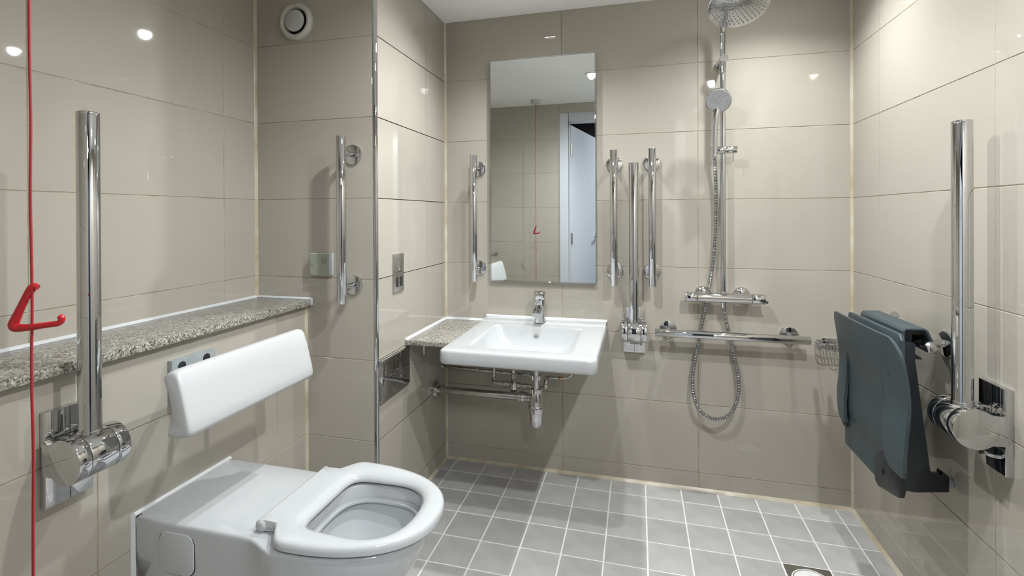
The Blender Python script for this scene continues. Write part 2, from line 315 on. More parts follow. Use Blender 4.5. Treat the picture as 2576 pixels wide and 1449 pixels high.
# ------------------------------------------------------------------ long stone shelf, small shelf
SH = (XW + 0.001, YF, 0.872)
shelf = solo('stone_shelf', MB().box((XW + 0.001, YF + 0.001, 0.8715), (-1.2045, YA - 0.004, 0.894)), 'stone', 'long speckled grey stone shelf on the boxing behind the toilet', 'shelf', (-1.33, 1.0, 0.8715), (0.0012, 2))
part('sealant_bead', MB().loft([[Vector((XW, y, 0.894)), Vector((XW + 0.008, y, 0.894)), Vector((XW + 0.003, y, 0.8985)), Vector((XW, y, 0.901))] for y in (YF, YA)]), 'wseal', shelf)
part('sealant_bead', MB().loft([[Vector((x, YA, 0.893)), Vector((x, YA - 0.008, 0.8945)), Vector((x, YA - 0.003, 0.899)), Vector((x, YA, 0.9015))] for x in (XW, -1.203)]).box((-1.2045, YA - 0.009, 0.8715), (-1.197, YA, 0.9005)), 'wseal', shelf, (0.0015, 2))
sm = solo('small_stone_shelf', MB().box((XN + 0.001, 1.862, 0.679), (-0.7165, D - 0.001, 0.698)), 'stone', 'small speckled stone shelf in the corner beside the basin', 'shelf', (-0.82, 2.08, 0.679), (0.001, 2))
part('sealant_bead', MB().loft([[Vector((XN, y, 0.698)), Vector((XN + 0.009, y, 0.698)), Vector((XN + 0.003, y, 0.703)), Vector((XN, y, 0.707))] for y in (1.861, D)]), 'wseal', sm)
part('sealant_bead', MB().loft([[Vector((x, D, 0.698)), Vector((x, D - 0.009, 0.698)), Vector((x, D - 0.003, 0.703)), Vector((x, D, 0.707))] for x in (XN, -0.7165)]), 'wseal', sm)
part('support_peg', MB().lathe([(0.0055, 0), (0.0055, 0.045)], (-0.862, 1.90, 0.634), seg=16), 'chrome2', sm)

# ------------------------------------------------------------------ mirror
mt = thing('wall_mirror', 'tall frameless rectangular mirror with thin bright edge above the basin', 'mirror', (-0.4335, D, 0.897))
part('backing', MB().box((-0.6835, 2.284, 0.8975), (-0.1835, D - 0.0005, 1.952)), 'steel', mt, (0.001, 1))
part('mirror_glass', MB().box((-0.6815, 2.281, 0.8995), (-0.1855, 2.2845, 1.950)), 'mirror', mt, (0.0008, 1))
for a, b in (((-0.6850, 2.2805, 0.896), (-0.6818, D - 0.001, 1.9535)), ((-0.1852, 2.2805, 0.896), (-0.1820, D - 0.001, 1.9535)), ((-0.6818, 2.2805, 0.896), (-0.1852, D - 0.001, 0.8992)), ((-0.6818, 2.2805, 1.9503), (-0.1852, D - 0.001, 1.9535))):
    part('edge_trim', MB().box(a, b), 'chrome', mt, (0.0005, 1))

# ------------------------------------------------------------------ grab rails (all one pattern)
def grab_rail(L=0.6, off=0.078, r=0.0168, inset=0.058, fr=0.0375):
    t = bpy.data.objects.new('grab_rail', None); C.objects.link(t); t.empty_display_size = 0.05
    h = L / 2
    part('bar', MB().lathe([(r - 0.0035, -h), (r - 0.001, -h + 0.0006), (r, -h + 0.002), (r, h - 0.002), (r - 0.001, h - 0.0006), (r - 0.0035, h)], (0, 0, 0), seg=36), 'chrome', t)
    for sgn in (-1, 1):
        z = sgn * (h - inset)
        part('stub', MB().lathe([(0.0105, 0), (0.0105, off - 0.008)], (0, 0.004, z), (0, 1, 0), 24), 'chrome', t)
        part('flange', MB().lathe([(0.0, -0.0085), (fr - 0.004, -0.0085), (fr - 0.001, -0.0072), (fr, -0.004), (fr, 0)], (0, off, z), (0, 1, 0), 44), 'chrome', t)
    return t
rail0 = grab_rail()
RG = 'polished chrome grab rails'
RAILS = [((-1.023, YA - 0.078, 1.197), 0, 'vertical chrome grab rail on the shaded alcove wall by the reset plate'),
         ((-0.7535, D - 0.078, 1.197), 0, 'vertical chrome grab rail just left of the mirror'),
         ((-0.1015, D - 0.078, 1.198), 0, 'vertical chrome grab rail just right of the mirror'),
         ((0.062, D - 0.078, 1.199), 0, 'vertical chrome grab rail nearest the shower, right of the fold-up rail'),
         ((0.371, D - 0.078, 0.701), 90, 'horizontal chrome grab rail below the shower mixer')]
for i, (loc, ry, lab) in enumerate(RAILS):
    o = rail0 if i == 0 else copy_tree(rail0)
    o.location = loc; o.rotation_euler = (0, R(ry), 0); tag(o, lab, 'grab rail', RG)

# ------------------------------------------------------------------ fold-up support rails
def fold_rail():
    t = bpy.data.objects.new('fold_up_rail', None); C.objects.link(t); t.empty_display_size = 0.05
    o = 0.076
    pl = part('wall_plate', MB().box((-0.0475, o - 0.017, 0.592), (0.0475, o, 0.797)), 'chrome', t, (0.0015, 2))
    part('seam', MB().box((-0.0006, o - 0.0173, 0.593), (0.0006, o - 0.016, 0.796)), 'gap', pl)
    part('hinge_neck', MB().box((-0.0533, 0.0, 0.665), (-0.0287, o - 0.015, 0.735)), 'chrome', t, (0.0008, 2))
    part('hinge_neck', MB().box((0.0287, 0.0, 0.665), (0.0533, o - 0.015, 0.735)), 'chrome', t, (0.0008, 2))
    for x0, x1 in ((-0.0535, -0.0285), (-0.0275, 0.0275), (0.0285, 0.0535)):
        part('hinge_barrel', MB().lathe([(0.0468, x0), (0.0474, x0 + 0.0003), (0.0478, x0 + 0.0012), (0.0478, x1 - 0.0012), (0.0474, x1 - 0.0003), (0.0468, x1)], (0, 0, 0.700), (1, 0, 0), 56), 'chrome', t)
    part('hinge_pin', MB().lathe([(0.044, -0.052), (0.044, 0.052)], (0, 0, 0.700), (1, 0, 0), 32), 'gap', t)
    part('rail_tube', MB().lathe([(0.021, 0.735), (0.021, 1.4325), (0.0203, 1.4345)], (0, 0, 0), seg=44), 'chrome', t)
    part('end_cap', MB().lathe([(0.0207, 1.4335), (0.0212, 1.4345), (0.0208, 1.4385), (0.0185, 1.4400)], (0, 0, 0), seg=44), 'chrome', t)
    part('collar', MB().lathe([(0.0225, 0.730), (0.0225, 0.749), (0.0213, 0.7505)], (0, 0, 0), seg=40), 'chrome', t)
    part('latch_hook', MB().tube(smooth_path([(0.030, o - 0.017, 0.632), (0.030, o - 0.034, 0.634), (0.020, o - 0.040, 0.636), (-0.004, o - 0.040, 0.638), (-0.014, o - 0.034, 0.640), (-0.014, o - 0.017, 0.641)], 5), 0.0045, 12), 'chrome2', t)
    return t
fr0 = fold_rail()
for i, (loc, rz, lab) in enumerate([((XB + 0.076, 0.807, 0), 90, 'chrome fold-up support rail raised against the boxing beside the toilet'),
                                    ((-0.0165, D - 0.076, 0), 0, 'chrome fold-up support rail raised between two vertical grab rails'),
                                    ((XR - 0.076, 1.463, 0), -90, 'chrome fold-up support rail raised on the right wall by the shower seat')]):
    o = fr0 if i == 0 else copy_tree(fr0)
    o.location = loc; o.rotation_euler = (0, 0, R(rz)); tag(o, lab, 'support rail', 'chrome fold-up support rails')

# ------------------------------------------------------------------ basin
BX0, BX1, BY0, BZ = -0.716, -0.136, 1.703, 0.715
bxc = (BX0 + BX1) / 2
basin = thing('wash_basin', 'white ceramic rectangular wall-hung wash basin below the mirror', 'basin', (bxc, D, 0.60))
N = 128
def rr_ring(x0, x1, y0, y1, r, z):
    c = Vector(((x0 + x1) / 2, (y0 + y1) / 2)); poly = [Vector(p) for p in rrect(x0, x1, y0, y1, r, 8)]
    return ray_ring(poly, c, z)
def ray_ring(poly, c, z, n=N):
    out = []
    for k in range(n):
        a = 2 * math.pi * k / n; d = Vector((math.cos(a), math.sin(a))); best = None
        for i in range(len(poly)):
            p, q = poly[i], poly[(i + 1) % len(poly)]; e = q - p; den = d.x * e.y - d.y * e.x
            if abs(den) < 1e-12: continue
            w_ = p - c; t = (w_.x * e.y - w_.y * e.x) / den; s_ = (w_.x * d.y - w_.y * d.x) / den
            if t > 0 and -1e-6 <= s_ <= 1 + 1e-6 and (best is None or t > best): best = t
        q = c + d * best; out.append(Vector((q.x, q.y, z)))
    return out
def inset(x, z): return rr_ring(BX0 + x, BX1 - x, BY0 + x, D - min(x, 0.0), max(0.022 - x, 0.006), z)
dc = Vector((bxc, 2.055))
bowl = [Vector(p) for p in rrect(-0.622, -0.238, 1.772, 2.158, 0.03, 6)]
bring = ray_ring(bowl, Vector((bxc, 1.965)), BZ)
rings = [[Vector((dc.x + (p.x - dc.x) * 0.45, dc.y + (p.y - dc.y) * 0.45, 0.590)) for p in bring]]
rings.append([Vector((dc.x + (p.x - dc.x) * 0.85, dc.y + (p.y - dc.y) * 0.85, 0.630)) for p in bring])
for x, z in ((0.02, 0.660), (0.008, 0.6605), (0.003, 0.663), (0.0, 0.669), (0.0, 0.704), (0.002, 0.7105), (0.006, 0.7142), (0.012, 0.7152)): rings.append(inset(x, z))
def mixr(a, b, t, z): return [Vector((p.x + (q.x - p.x) * t, p.y + (q.y - p.y) * t, z)) for p, q in zip(a, b)]
rings.append(mixr(rings[-1], bring, 0.85, 0.7146))
rings.append([Vector((p.x, p.y, 0.7138)) for p in bring])
for t, dz in ((0.012, 0.004), (0.04, 0.016), (0.09, 0.034), (0.17, 0.056), (0.28, 0.076), (0.42, 0.091), (0.6, 0.101), (0.8, 0.106), (0.93, 0.109)):
    rings.append([Vector((p.x + (dc.x - p.x) * t, p.y + (dc.y - p.y) * t, 0.7138 - dz)) for p in bring])
body = part('bowl_body', MB().loft(rings, True, True), 'ceramic', basin, angle=60)
part('back_ledge', MB().loft([[Vector((x, y, z)) for y, z in ((2.215, 0.7140), (2.232, 0.7185), (2.25, 0.7205), (D - 0.004, 0.7215), (D - 0.001, 0.7195), (D - 0.001, 0.705), (2.215, 0.705))] for x in (BX0 + 0.004, BX1 - 0.003)]), 'ceramic', basin, (0.0015, 2), angle=50)
part('overflow_hole', MB().lathe([(0.0, 0.002), (0.0085, 0.002), (0.0085, 0), (0.0115, 0.0), (0.0118, 0.003), (0.0115, 0.006), (0.0, 0.006)], (-0.436, 2.1445, 0.672), (0, 1, 0.45), 28), 'chrome2', basin)
part('overflow_recess', MB().lathe([(0.0, 0.0), (0.0083, 0.0), (0.0083, 0.003)], (-0.436, 2.1435, 0.672), (0, 1, 0.45), 24), 'rubber', basin)
part('drain', MB().lathe([(0.0, 0.004), (0.015, 0.0045), (0.021, 0.003), (0.023, 0.0)], (dc.x, dc.y, 0.605), seg=32), 'chrome', basin)
part('sealant_bead', MB().loft([[Vector((x, D, 0.7215)), Vector((x, D - 0.007, 0.7215)), Vector((x, D - 0.003, 0.726)), Vector((x, D, 0.729))] for x in (BX0, BX1)]), 'wseal', basin)

# tap
TX, TY = -0.436, 2.240
tap = thing('basin_tap', 'chrome single-lever mixer tap standing on the basin', 'tap', (TX, TY, 0.7195))
def ell(cx, cy, a, b, z, n=36, p=2.4):
    o = []
    for k in range(n):
        t = 2 * math.pi * k / n; c_, s_ = math.cos(t), math.sin(t)
        o.append(Vector((cx + a * math.copysign(abs(c_) ** (2 / p), c_), cy + b * math.copysign(abs(s_) ** (2 / p), s_), z)))
    return o
part('tap_body', MB().loft([ell(TX, TY, 0.0275, 0.026, 0.7195), ell(TX, TY, 0.0272, 0.0257, 0.723), ell(TX, TY, 0.0245, 0.024, 0.745), ell(TX, TY, 0.0238, 0.0238, 0.775), ell(TX, TY, 0.0248, 0.0248, 0.80), ell(TX, TY, 0.0252, 0.0252, 0.823)]), 'chrome', tap)
sp_ = [(0.0215, 0.010, 0.790, TY - 0.004), (0.0205, 0.013, 0.787, TY - 0.030), (0.0195, 0.012, 0.779, TY - 0.065), (0.0190, 0.0095, 0.7725, TY - 0.095), (0.0180, 0.0085, 0.771, TY - 0.104)]
part('spout', MB().loft([[Vector((TX + px, y, z + pz)) for px, pz in rrect(-a, a, -b, b, b * 0.7, 4)] for a, b, z, y in sp_]), 'chrome', tap)
part('aerator', MB().lathe([(0.0115, 0.0), (0.0125, 0.006)], (TX, TY - 0.090, 0.7585), seg=26), 'chrome2', tap)
part('lever', MB().loft([ell(TX, TY, 0.0245, 0.0245, 0.8245), ell(TX, TY, 0.0252, 0.0252, 0.826), ell(TX, TY - 0.001, 0.0258, 0.026, 0.845), ell(TX, TY - 0.001, 0.0258, 0.026, 0.856), ell(TX, TY - 0.001, 0.0235, 0.0235, 0.8595)]).tube([(TX, TY - 0.016, 0.853), (TX, TY - 0.040, 0.8565), (TX, TY - 0.052, 0.858)], [0.007, 0.0065, 0.005], 12), 'chrome', tap)
part('indicator_dot', MB().lathe([(0.0028, 0.0), (0.0028, 0.001)], (TX, TY - 0.0258, 0.815), (0, -1, 0), 14), 'gap', tap)

# bottle trap and waste pipe
trap = thing('bottle_trap', 'chrome bottle trap with waste pipe running to the return wall under the basin', 'waste trap', (-0.419, 2.06, 0.316))
tx, ty = -0.419, 2.06
part('tailpiece', MB().lathe([(0.0145, 0.455), (0.0145, 0.589)], (tx, ty, 0), seg=30), 'chrome', trap)
def ribbed(r, z0, z1, n=10):
    mb = MB(); o = []
    for k in range(n * 6):
        a = 2 * math.pi * k / (n * 6); rr = r if (k % 6) in (0, 1, 2, 3) else r * 0.9; o.append((rr * math.cos(a), rr * math.sin(a)))
    return mb.prism(o, lambda x, y: (tx + x, ty + y, z0), lambda x, y: (tx + x, ty + y, z1))
part('coupling_nut', ribbed(0.0225, 0.514, 0.532), 'chrome', trap, angle=25)
part('coupling_nut', ribbed(0.0245, 0.452, 0.475), 'chrome', trap, angle=25)
part('trap_body', MB().lathe([(0.024, 0.456), (0.0275, 0.448), (0.029, 0.42), (0.0305, 0.402)], (tx, ty, 0), seg=40), 'chrome2', trap)
part('seal_ring', MB().lathe([(0.031, 0.405), (0.0335, 0.401), (0.0335, 0.393), (0.031, 0.390)], (tx, ty, 0), seg=40), 'chrome2', trap)
part('trap_cup', MB().lathe([(0.0318, 0.394), (0.0318, 0.376), (0.0295, 0.374), (0.0275, 0.345), (0.0255, 0.325), (0.0225, 0.3175), (0.0, 0.3165)], (tx, ty, 0), seg=40), 'chrome', trap)
pw, pe = Vector((XN, 2.165, 0.392)), Vector((tx, ty, 0.434)); pd = (pe - pw).normalized(); pl_ = (pe - pw).length
part('waste_pipe', MB().lathe([(0.0165, 0.0), (0.0165, pl_ - 0.055)], pw, pd, 30), 'chrome2', trap)
part('pipe_nut', MB().lathe([(0.021, pl_ - 0.078), (0.0235, pl_ - 0.076), (0.0235, pl_ - 0.058), (0.021, pl_ - 0.055), (0.020, pl_ - 0.050), (0.0205, pl_ - 0.048), (0.0205, pl_ - 0.036), (0.0175, pl_ - 0.034), (0.0175, pl_ - 0.02)], pw, pd, 26), 'chrome2', trap)
part('wall_flange', MB().lathe([(0.040, 0.0), (0.041, 0.008), (0.038, 0.020), (0.030, 0.024), (0.0195, 0.0245), (0.0195, 0.05), (0.017, 0.052)], pw, (1, 0, 0), 40), 'chrome2', trap)

# mixing valve and supply pipes under the basin
val = thing('mixing_valve', 'small chrome thermostatic mixing valve with fittings under the basin', 'valve', (-0.553, 2.2, 0.41))
def fit(name, pts, m='chrome2'):
    for a, b, r in pts:
        a, b = Vector(a), Vector(b); d = b - a
        part(name, MB().lathe([(r * 0.8, 0), (r, d.length * 0.12), (r, d.length * 0.88), (r * 0.8, d.length)], a, d, 18), m, val)
part('valve_body', MB().lathe([(0.012, 0.412), (0.0165, 0.414), (0.0165, 0.448), (0.013, 0.452), (0.0135, 0.478), (0.0105, 0.484)], (-0.553, 2.2, 0), seg=28), 'chrome2', val)
part('valve_cap', MB().lathe([(0.015, 0.405), (0.0155, 0.412)], (-0.553, 2.2, 0), seg=24), 'navy', val)
fit('nut', [((-0.553, 2.2, 0.486), (-0.553, 2.2, 0.505), 0.011), ((-0.648, 2.2, 0.446), (-0.648, 2.2, 0.462), 0.0095), ((-0.598, 2.2, 0.436), (-0.576, 2.2, 0.4365), 0.012), ((-0.632, 2.2, 0.4355), (-0.620, 2.2, 0.436), 0.009), ((-0.615, 2.2, 0.4355), (-0.604, 2.2, 0.436), 0.0095),
            ((-0.536, 2.2, 0.435), (-0.520, 2.2, 0.435), 0.012), ((-0.508, 2.2, 0.434), (-0.492, 2.2, 0.434), 0.0095), ((-0.402, 2.2, 0.470), (-0.404, 2.2, 0.456), 0.0095), ((-0.404, 2.2, 0.450), (-0.405, 2.2, 0.436), 0.010), ((-0.395, 2.2, 0.478), (-0.378, 2.2, 0.479), 0.010)])
part('pipe', MB().tube(smooth_path([(-0.645, 2.2, 0.61), (-0.646, 2.2, 0.50), (-0.649, 2.2, 0.445), (-0.640, 2.2, 0.4355), (-0.62, 2.2, 0.4355), (-0.56, 2.2, 0.436)], 6), 0.0068, 14), 'chrome2', val)
part('pipe', MB().tube([(-0.553, 2.2, 0.48), (-0.553, 2.2, 0.60)], 0.006, 14), 'chrome2', val)
part('pipe', MB().tube(smooth_path([(-0.55, 2.2, 0.435), (-0.46, 2.2, 0.433), (-0.41, 2.2, 0.431), (-0.4055, 2.2, 0.440), (-0.403, 2.2, 0.47), (-0.398, 2.2, 0.478), (-0.34, 2.2, 0.480)], 6), 0.0065, 14), 'chrome2', val)
part('brass_nut', MB().lathe([(0.007, 0), (0.0085, 0.002), (0.0085, 0.012), (0.006, 0.018)], (-0.345, 2.2, 0.480), (1, 0, 0), 14), 'brass', val)
part('supply_hose', MB().tube(smooth_path([(-0.345, 2.2, 0.480), (-0.318, 2.2, 0.481), (-0.295, 2.2, 0.492), (-0.284, 2.2, 0.515), (-0.283, 2.2, 0.60)], 6), 0.0045, 12), 'chrome2', val)
spipe = thing('supply_pipe', 'thin chrome supply pipe along the back wall under the basin', 'pipe', (-0.7, 2.27, 0.47))
part('pipe', MB().tube([(XN + 0.001, 2.27, 0.470), (-0.45, 2.27, 0.458)], 0.0075, 16), 'chrome2', spipe)
part('wall_collar', MB().lathe([(0.018, 0.0), (0.017, 0.004), (0.009, 0.006)], (XN, 2.27, 0.470), (1, 0, 0), 24), 'chrome2', spipe)
for x in (-0.75, -0.5): part('clip', MB().box((x - 0.006, 2.262, 0.4555), (x + 0.006, D - 0.0005, 0.4755)), 'plastic', spipe, (0.001, 1))

# ------------------------------------------------------------------ items on the return wall
cp = thing('chrome_wall_plate', 'mirror-polished chrome plate with small square button below the small shelf', 'wall plate', (XN, 1.755, 0.527))
part('plate', MB().box((XN, 1.641, 0.5265), (XN + 0.018, 1.868, 0.6735)), 'chrome', cp, (0.0015, 2))
b_ = part('button', MB().box((XN + 0.0165, 1.775, 0.566), (XN + 0.0192, 1.825, 0.632)), 'chrome', cp, (0.0008, 2))
for lo, hi in (((XN + 0.0176, 1.7715, 0.5625), (XN + 0.0184, 1.7740, 0.6355)), ((XN + 0.0176, 1.826, 0.5625), (XN + 0.0184, 1.8285, 0.6355)), ((XN + 0.0176, 1.774, 0.5625), (XN + 0.0184, 1.826, 0.565)), ((XN + 0.0176, 1.774, 0.633), (XN + 0.0184, 1.826, 0.6355))):
    part('button_gap', MB().box(lo, hi), 'gap', cp)
part('lower_lip', MB().box((XN, 1.641, 0.516), (XN + 0.012, 1.868, 0.5265)), 'chrome2', cp, (0.002, 2))

sk = thing('shaver_socket', 'upright brushed steel shaver socket plate on the bright return wall', 'socket', (XN, 1.799, 0.908))
part('plate', MB().box((XN, 1.756, 0.908), (XN + 0.006, 1.842, 1.060)), 'steel', sk, (0.001, 2))
for y in (1.7835, 1.8185):
    s_ = part('outlet', MB().prism(rrect(y - 0.0095, y + 0.0095, 0.929, 0.968, 0.005, 4), lambda a, b: (XN + 0.004, a, b), lambda a, b: (XN + 0.0075, a, b)), 'gap', sk, (0.0005, 1))
    for z in (0.940, 0.957):
        part('contact', MB().lathe([(0.0024, 0.0), (0.0024, 0.0006)], (XN + 0.0075, y, z), (1, 0, 0), 14), 'chrome2', s_)
TXT = {}
def text(body, size, m, parent, loc, rot, ext=0.0002):
    cu = bpy.data.curves.new('lettering', 'FONT'); cu.body = body; cu.size = size; cu.align_x = 'CENTER'; cu.align_y = 'CENTER'; cu.extrude = ext
    to = bpy.data.objects.new('lettering', cu); C.objects.link(to); bpy.context.view_layer.update()
    me = bpy.data.meshes.new_from_object(to.evaluated_get(bpy.context.evaluated_depsgraph_get())); C.objects.unlink(to); bpy.data.objects.remove(to)
    me.materials.clear(); o = link('lettering', me, m, parent); o.location = Vector(loc) - wloc(parent); o.rotation_euler = rot; return o
text('SHAVERS ONLY', 0.0075, 'ink', sk, (XN + 0.0062, 1.799, 0.988), (R(90), 0, R(90)))
part('shaver_symbol', MB().prism(rrect(1.790, 1.808, 1.012, 1.038, 0.004, 4), lambda a, b: (XN + 0.0055, a, b), lambda a, b: (XN + 0.0063, a, b)).box((XN + 0.0055, 1.788, 1.0405), (XN + 0.0063, 1.810, 1.044)).tube(smooth_path([(XN + 0.006, 1.799, 1.012), (XN + 0.006, 1.797, 1.006), (XN + 0.006, 1.802, 1.001), (XN + 0.006, 1.799, 0.996)], 4), 0.0006, 6), 'chrome2', sk)

# ------------------------------------------------------------------ alcove wall items
rp = thing('reset_plate', 'square white wall plate with painted olive reflection on its front and round reset mark', 'wall plate', (-1.152, YA, 0.988))
part('back_box', MB().box((-1.193, YA - 0.026, 0.988), (-1.107, YA, 1.0725)), 'plastic', rp, (0.003, 3))
part('front', MB().box((-1.1905, YA - 0.0275, 0.9905), (-1.1105, YA - 0.024, 1.0705)), 'olive', rp, (0.0008, 1))
mb = MB(); mb.loft([[Vector((-1.1305 + r_ * math.cos(a), YA - y_, 1.0445 + r_ * math.sin(a))) for a in [2 * math.pi * k / 32 for k in range(32)]] for r_, y_ in ((0.0085, 0.0276), (0.0085, 0.0279), (0.0098, 0.0279), (0.0098, 0.0276))], False, False); part('reset_ring', mb, 'ink', rp)
text('RESET', 0.0048, 'ink', rp, (-1.1305, YA - 0.0277, 1.0445), (R(90), 0, 0))
for x in (-1.1815, -1.1185):
    s_ = part('screw', MB().lathe([(0.0035, 0.0), (0.0035, 0.0008), (0.002, 0.0012)], (x, YA - 0.0274, 1.030), (0, -1, 0), 18), 'chrome2', rp)
    part('screw_slot', MB().box((x - 0.0014, YA - 0.0288, 1.0292), (x + 0.0014, YA - 0.0284, 1.0308)), 'gap', s_)
vc = (-1.262, YA, 1.957)
vent = thing('extract_vent', 'round white ceiling-style extract vent high on the alcove wall', 'vent', vc)
part('outer_ring', MB().lathe([(0.071, 0.0), (0.072, 0.006), (0.069, 0.013), (0.062, 0.0185), (0.055, 0.018), (0.050, 0.012), (0.048, 0.003), (0.047, 0.0)], vc, (0, -1, 0), 64), 'ventwhite', vent)
part('throat', MB().lathe([(0.0, 0.0012), (0.0475, 0.0012), (0.0475, 0.0)], vc, (0, -1, 0), 40), 'gap', vent)
part('centre_disc', MB().lathe([(0.012, 0.0), (0.012, 0.008), (0.036, 0.010), (0.041, 0.013), (0.0415, 0.0165), (0.039, 0.0185), (0.0, 0.0192)], vc, (0, -1, 0), 56), 'plastic', vent)

# ------------------------------------------------------------------ backrest
YC = 1.113
br = thing('padded_back_support', 'white padded backrest on a grey wall plate behind the toilet', 'backrest', (XB, YC, 0.70))
prof = [(-1.030, 0.849), (-1.020, 0.8575), (-1.006, 0.862), (-0.995, 0.861), (-0.9875, 0.853), (-0.977, 0.822), (-0.967, 0.785), (-0.958, 0.750), (-0.9535, 0.727), (-0.956, 0.717), (-0.966, 0.711), (-0.985, 0.7075), (-1.006, 0.7065), (-1.0165, 0.7065), (-1.0175, 0.713), (-1.012, 0.718), (-1.0055, 0.7215), (-1.004, 0.745), (-1.007, 0.780), (-1.017, 0.825), (-1.028, 0.842)]
pc = Vector((sum(p[0] for p in prof) / len(prof), sum(p[1] for p in prof) / len(prof)))
rings = []
for y, s_ in ((0.887, 0.80), (0.888, 0.90), (0.891, 0.955), (0.897, 0.985), (0.908, 1.0), (1.308, 1.0), (1.319, 0.985), (1.325, 0.955), (1.328, 0.90), (1.329, 0.80)):
    rings.append([Vector((pc.x - 0.018 + (x - pc.x) * s_, y, pc.y + (z - pc.y) * s_)) for x, z in prof])
part('pad', MB().loft(rings), 'plastic', br, angle=55)
wp = part('wall_plate', MB().box((XB, 1.056, 0.700), (XB + 0.016, 1.196, 0.822)), 'greyplate', br, (0.0012, 2))
for y in (1.086, 1.166):
    part('fixing_hole', MB().lathe([(0.0, 0.0006), (0.0125, 0.0006), (0.0125, 0)], (XB + 0.016, y, 0.801), (1, 0, 0), 26), 'gap', wp)
for y in (1.075, 1.177):
    part('bracket_arm', MB().box((XB + 0.015, y - 0.007, 0.748), (-1.030, y + 0.007, 0.778)), 'greyplate', br, (0.002, 2))

# ------------------------------------------------------------------ toilet
TC = 1.112
wc = thing('toilet', 'white ceramic wall-hung toilet with open ring seat', 'toilet', (XB, TC, 0.10))
def pan_outline(tip, hw, rh, neck0, neck1, x0=XB):
    P = [(x0, -rh), (neck0, -rh)]
    for k in range(1, 9):
        t = k / 9; s_ = t * t * (3 - 2 * t); P.append((neck0 + (neck1 - neck0) * t, -(rh + (hw - rh) * s_)))
    a = tip - neck1 - 0.02
    P.append((neck1, -hw))
    for k in range(0, 25):
        t = -90 + 180 * k / 24; c_, s_ = math.cos(R(t)), math.sin(R(t))
        P.append((neck1 + 0.02 + a * abs(c_) ** (2 / 2.25), hw * math.copysign(abs(s_) ** (2 / 2.25), s_)))
    Q = [(x, -y) for x, y in P[:11]][::-1]
    return [Vector((x, TC + y)) for x, y in P + Q]
pcen = Vector((-0.655, TC))
def pan_ring(tip, hw, rh, z, neck0=-0.895, neck1=-0.79): return ray_ring(pan_outline(tip, hw, rh, neck0, neck1), pcen, z, 192)
spec = [(-0.86, 0.095, 0.105, 0.10), (-0.82, 0.115, 0.125, 0.105), (-0.74, 0.140, 0.140, 0.15), (-0.66, 0.156, 0.145, 0.21), (-0.575, 0.167, 0.148, 0.29), (-0.525, 0.176, 0.150, 0.37), (-0.497, 0.1815, 0.1515, 0.425), (-0.490, 0.1830, 0.1520, 0.447), (-0.4895, 0.1832, 0.1520, 0.4535), (-0.492, 0.1812, 0.1500, 0.4580), (-0.497, 0.1768, 0.1460, 0.4600)]
rings = []
for tip, hw, rh, z in spec:
    n0 = -0.895; n1 = min(-0.79, tip - 0.12) if tip < -0.7 else -0.79
    if n1 < n0 + 0.03: n0 = n1 - 0.04
    c_ = Vector((min(-0.655, tip - 0.14), TC))
    rg = ray_ring(pan_outline(tip, hw, rh, n0, n1), c_, z, 192); rings.append(rg)
def hole(a0, a1, hw, z, p=3.0, n=192):
    cx, hl = (a0 + a1) / 2, (a1 - a0) / 2
    poly = []
    for k in range(72):
        t = 2 * math.pi * k / 72; c_, s_ = math.cos(t), math.sin(t)
        poly.append(Vector((cx + hl * math.copysign(abs(c_) ** (2 / p), c_), TC + hw * math.copysign(abs(s_) ** (2 / p), s_))))
    return ray_ring(poly, Vector((min(max(-0.655, a0 + 0.03), a1 - 0.03), TC)), z, n)
for a0, a1, hw, z in ((-0.795, -0.525, 0.130, 0.460), (-0.792, -0.528, 0.127, 0.4585), (-0.790, -0.530, 0.125, 0.45), (-0.788, -0.532, 0.123, 0.415), (-0.780, -0.538, 0.115, 0.38), (-0.758, -0.555, 0.098, 0.335), (-0.735, -0.59, 0.078, 0.295), (-0.72, -0.62, 0.055, 0.268)):
    rings.append(hole(a0, a1, hw, z))
part('pan', MB().loft(rings, True, True), 'ceramic', wc, angle=50)
part('water', MB().loft([hole(-0.742, -0.575, 0.085, 0.312)], True, False), 'water', wc)
part('flush_rim', MB().loft([hole(-0.7865, -0.5335, 0.1215, 0.430), hole(-0.7865, -0.5335, 0.1215, 0.422), hole(-0.770, -0.548, 0.107, 0.424), hole(-0.770, -0.548, 0.107, 0.430)], False, False), 'ceramic', wc)
part('sealant_bead', MB().loft([[Vector((XB, y, z)), Vector((XB + 0.007, y, z)), Vector((XB, y, z + 0.007))] for y, z in ((TC - 0.155, 0.459), (TC + 0.155, 0.459))]).loft([[Vector((XB, TC - 0.152, z)), Vector((XB + 0.007, TC - 0.152, z)), Vector((XB, TC - 0.159, z))] for z in (0.12, 0.466)]), 'wseal', wc)
cov = rrect(-1.147, -1.041, 0.336, 0.437, 0.026, 8)
part('cover_gap', MB().prism([(x + (x + 1.094) * 0.035, z + (z - 0.3865) * 0.035) for x, z in cov], lambda a, b: (a, TC - 0.1455, b), lambda a, b: (a, TC - 0.1516, b)), 'gap', wc)
part('side_cover', MB().prism(cov, lambda a, b: (a, TC - 0.146, b), lambda a, b: (a, TC - 0.1536, b)), 'ceramic', wc, (0.0012, 3))
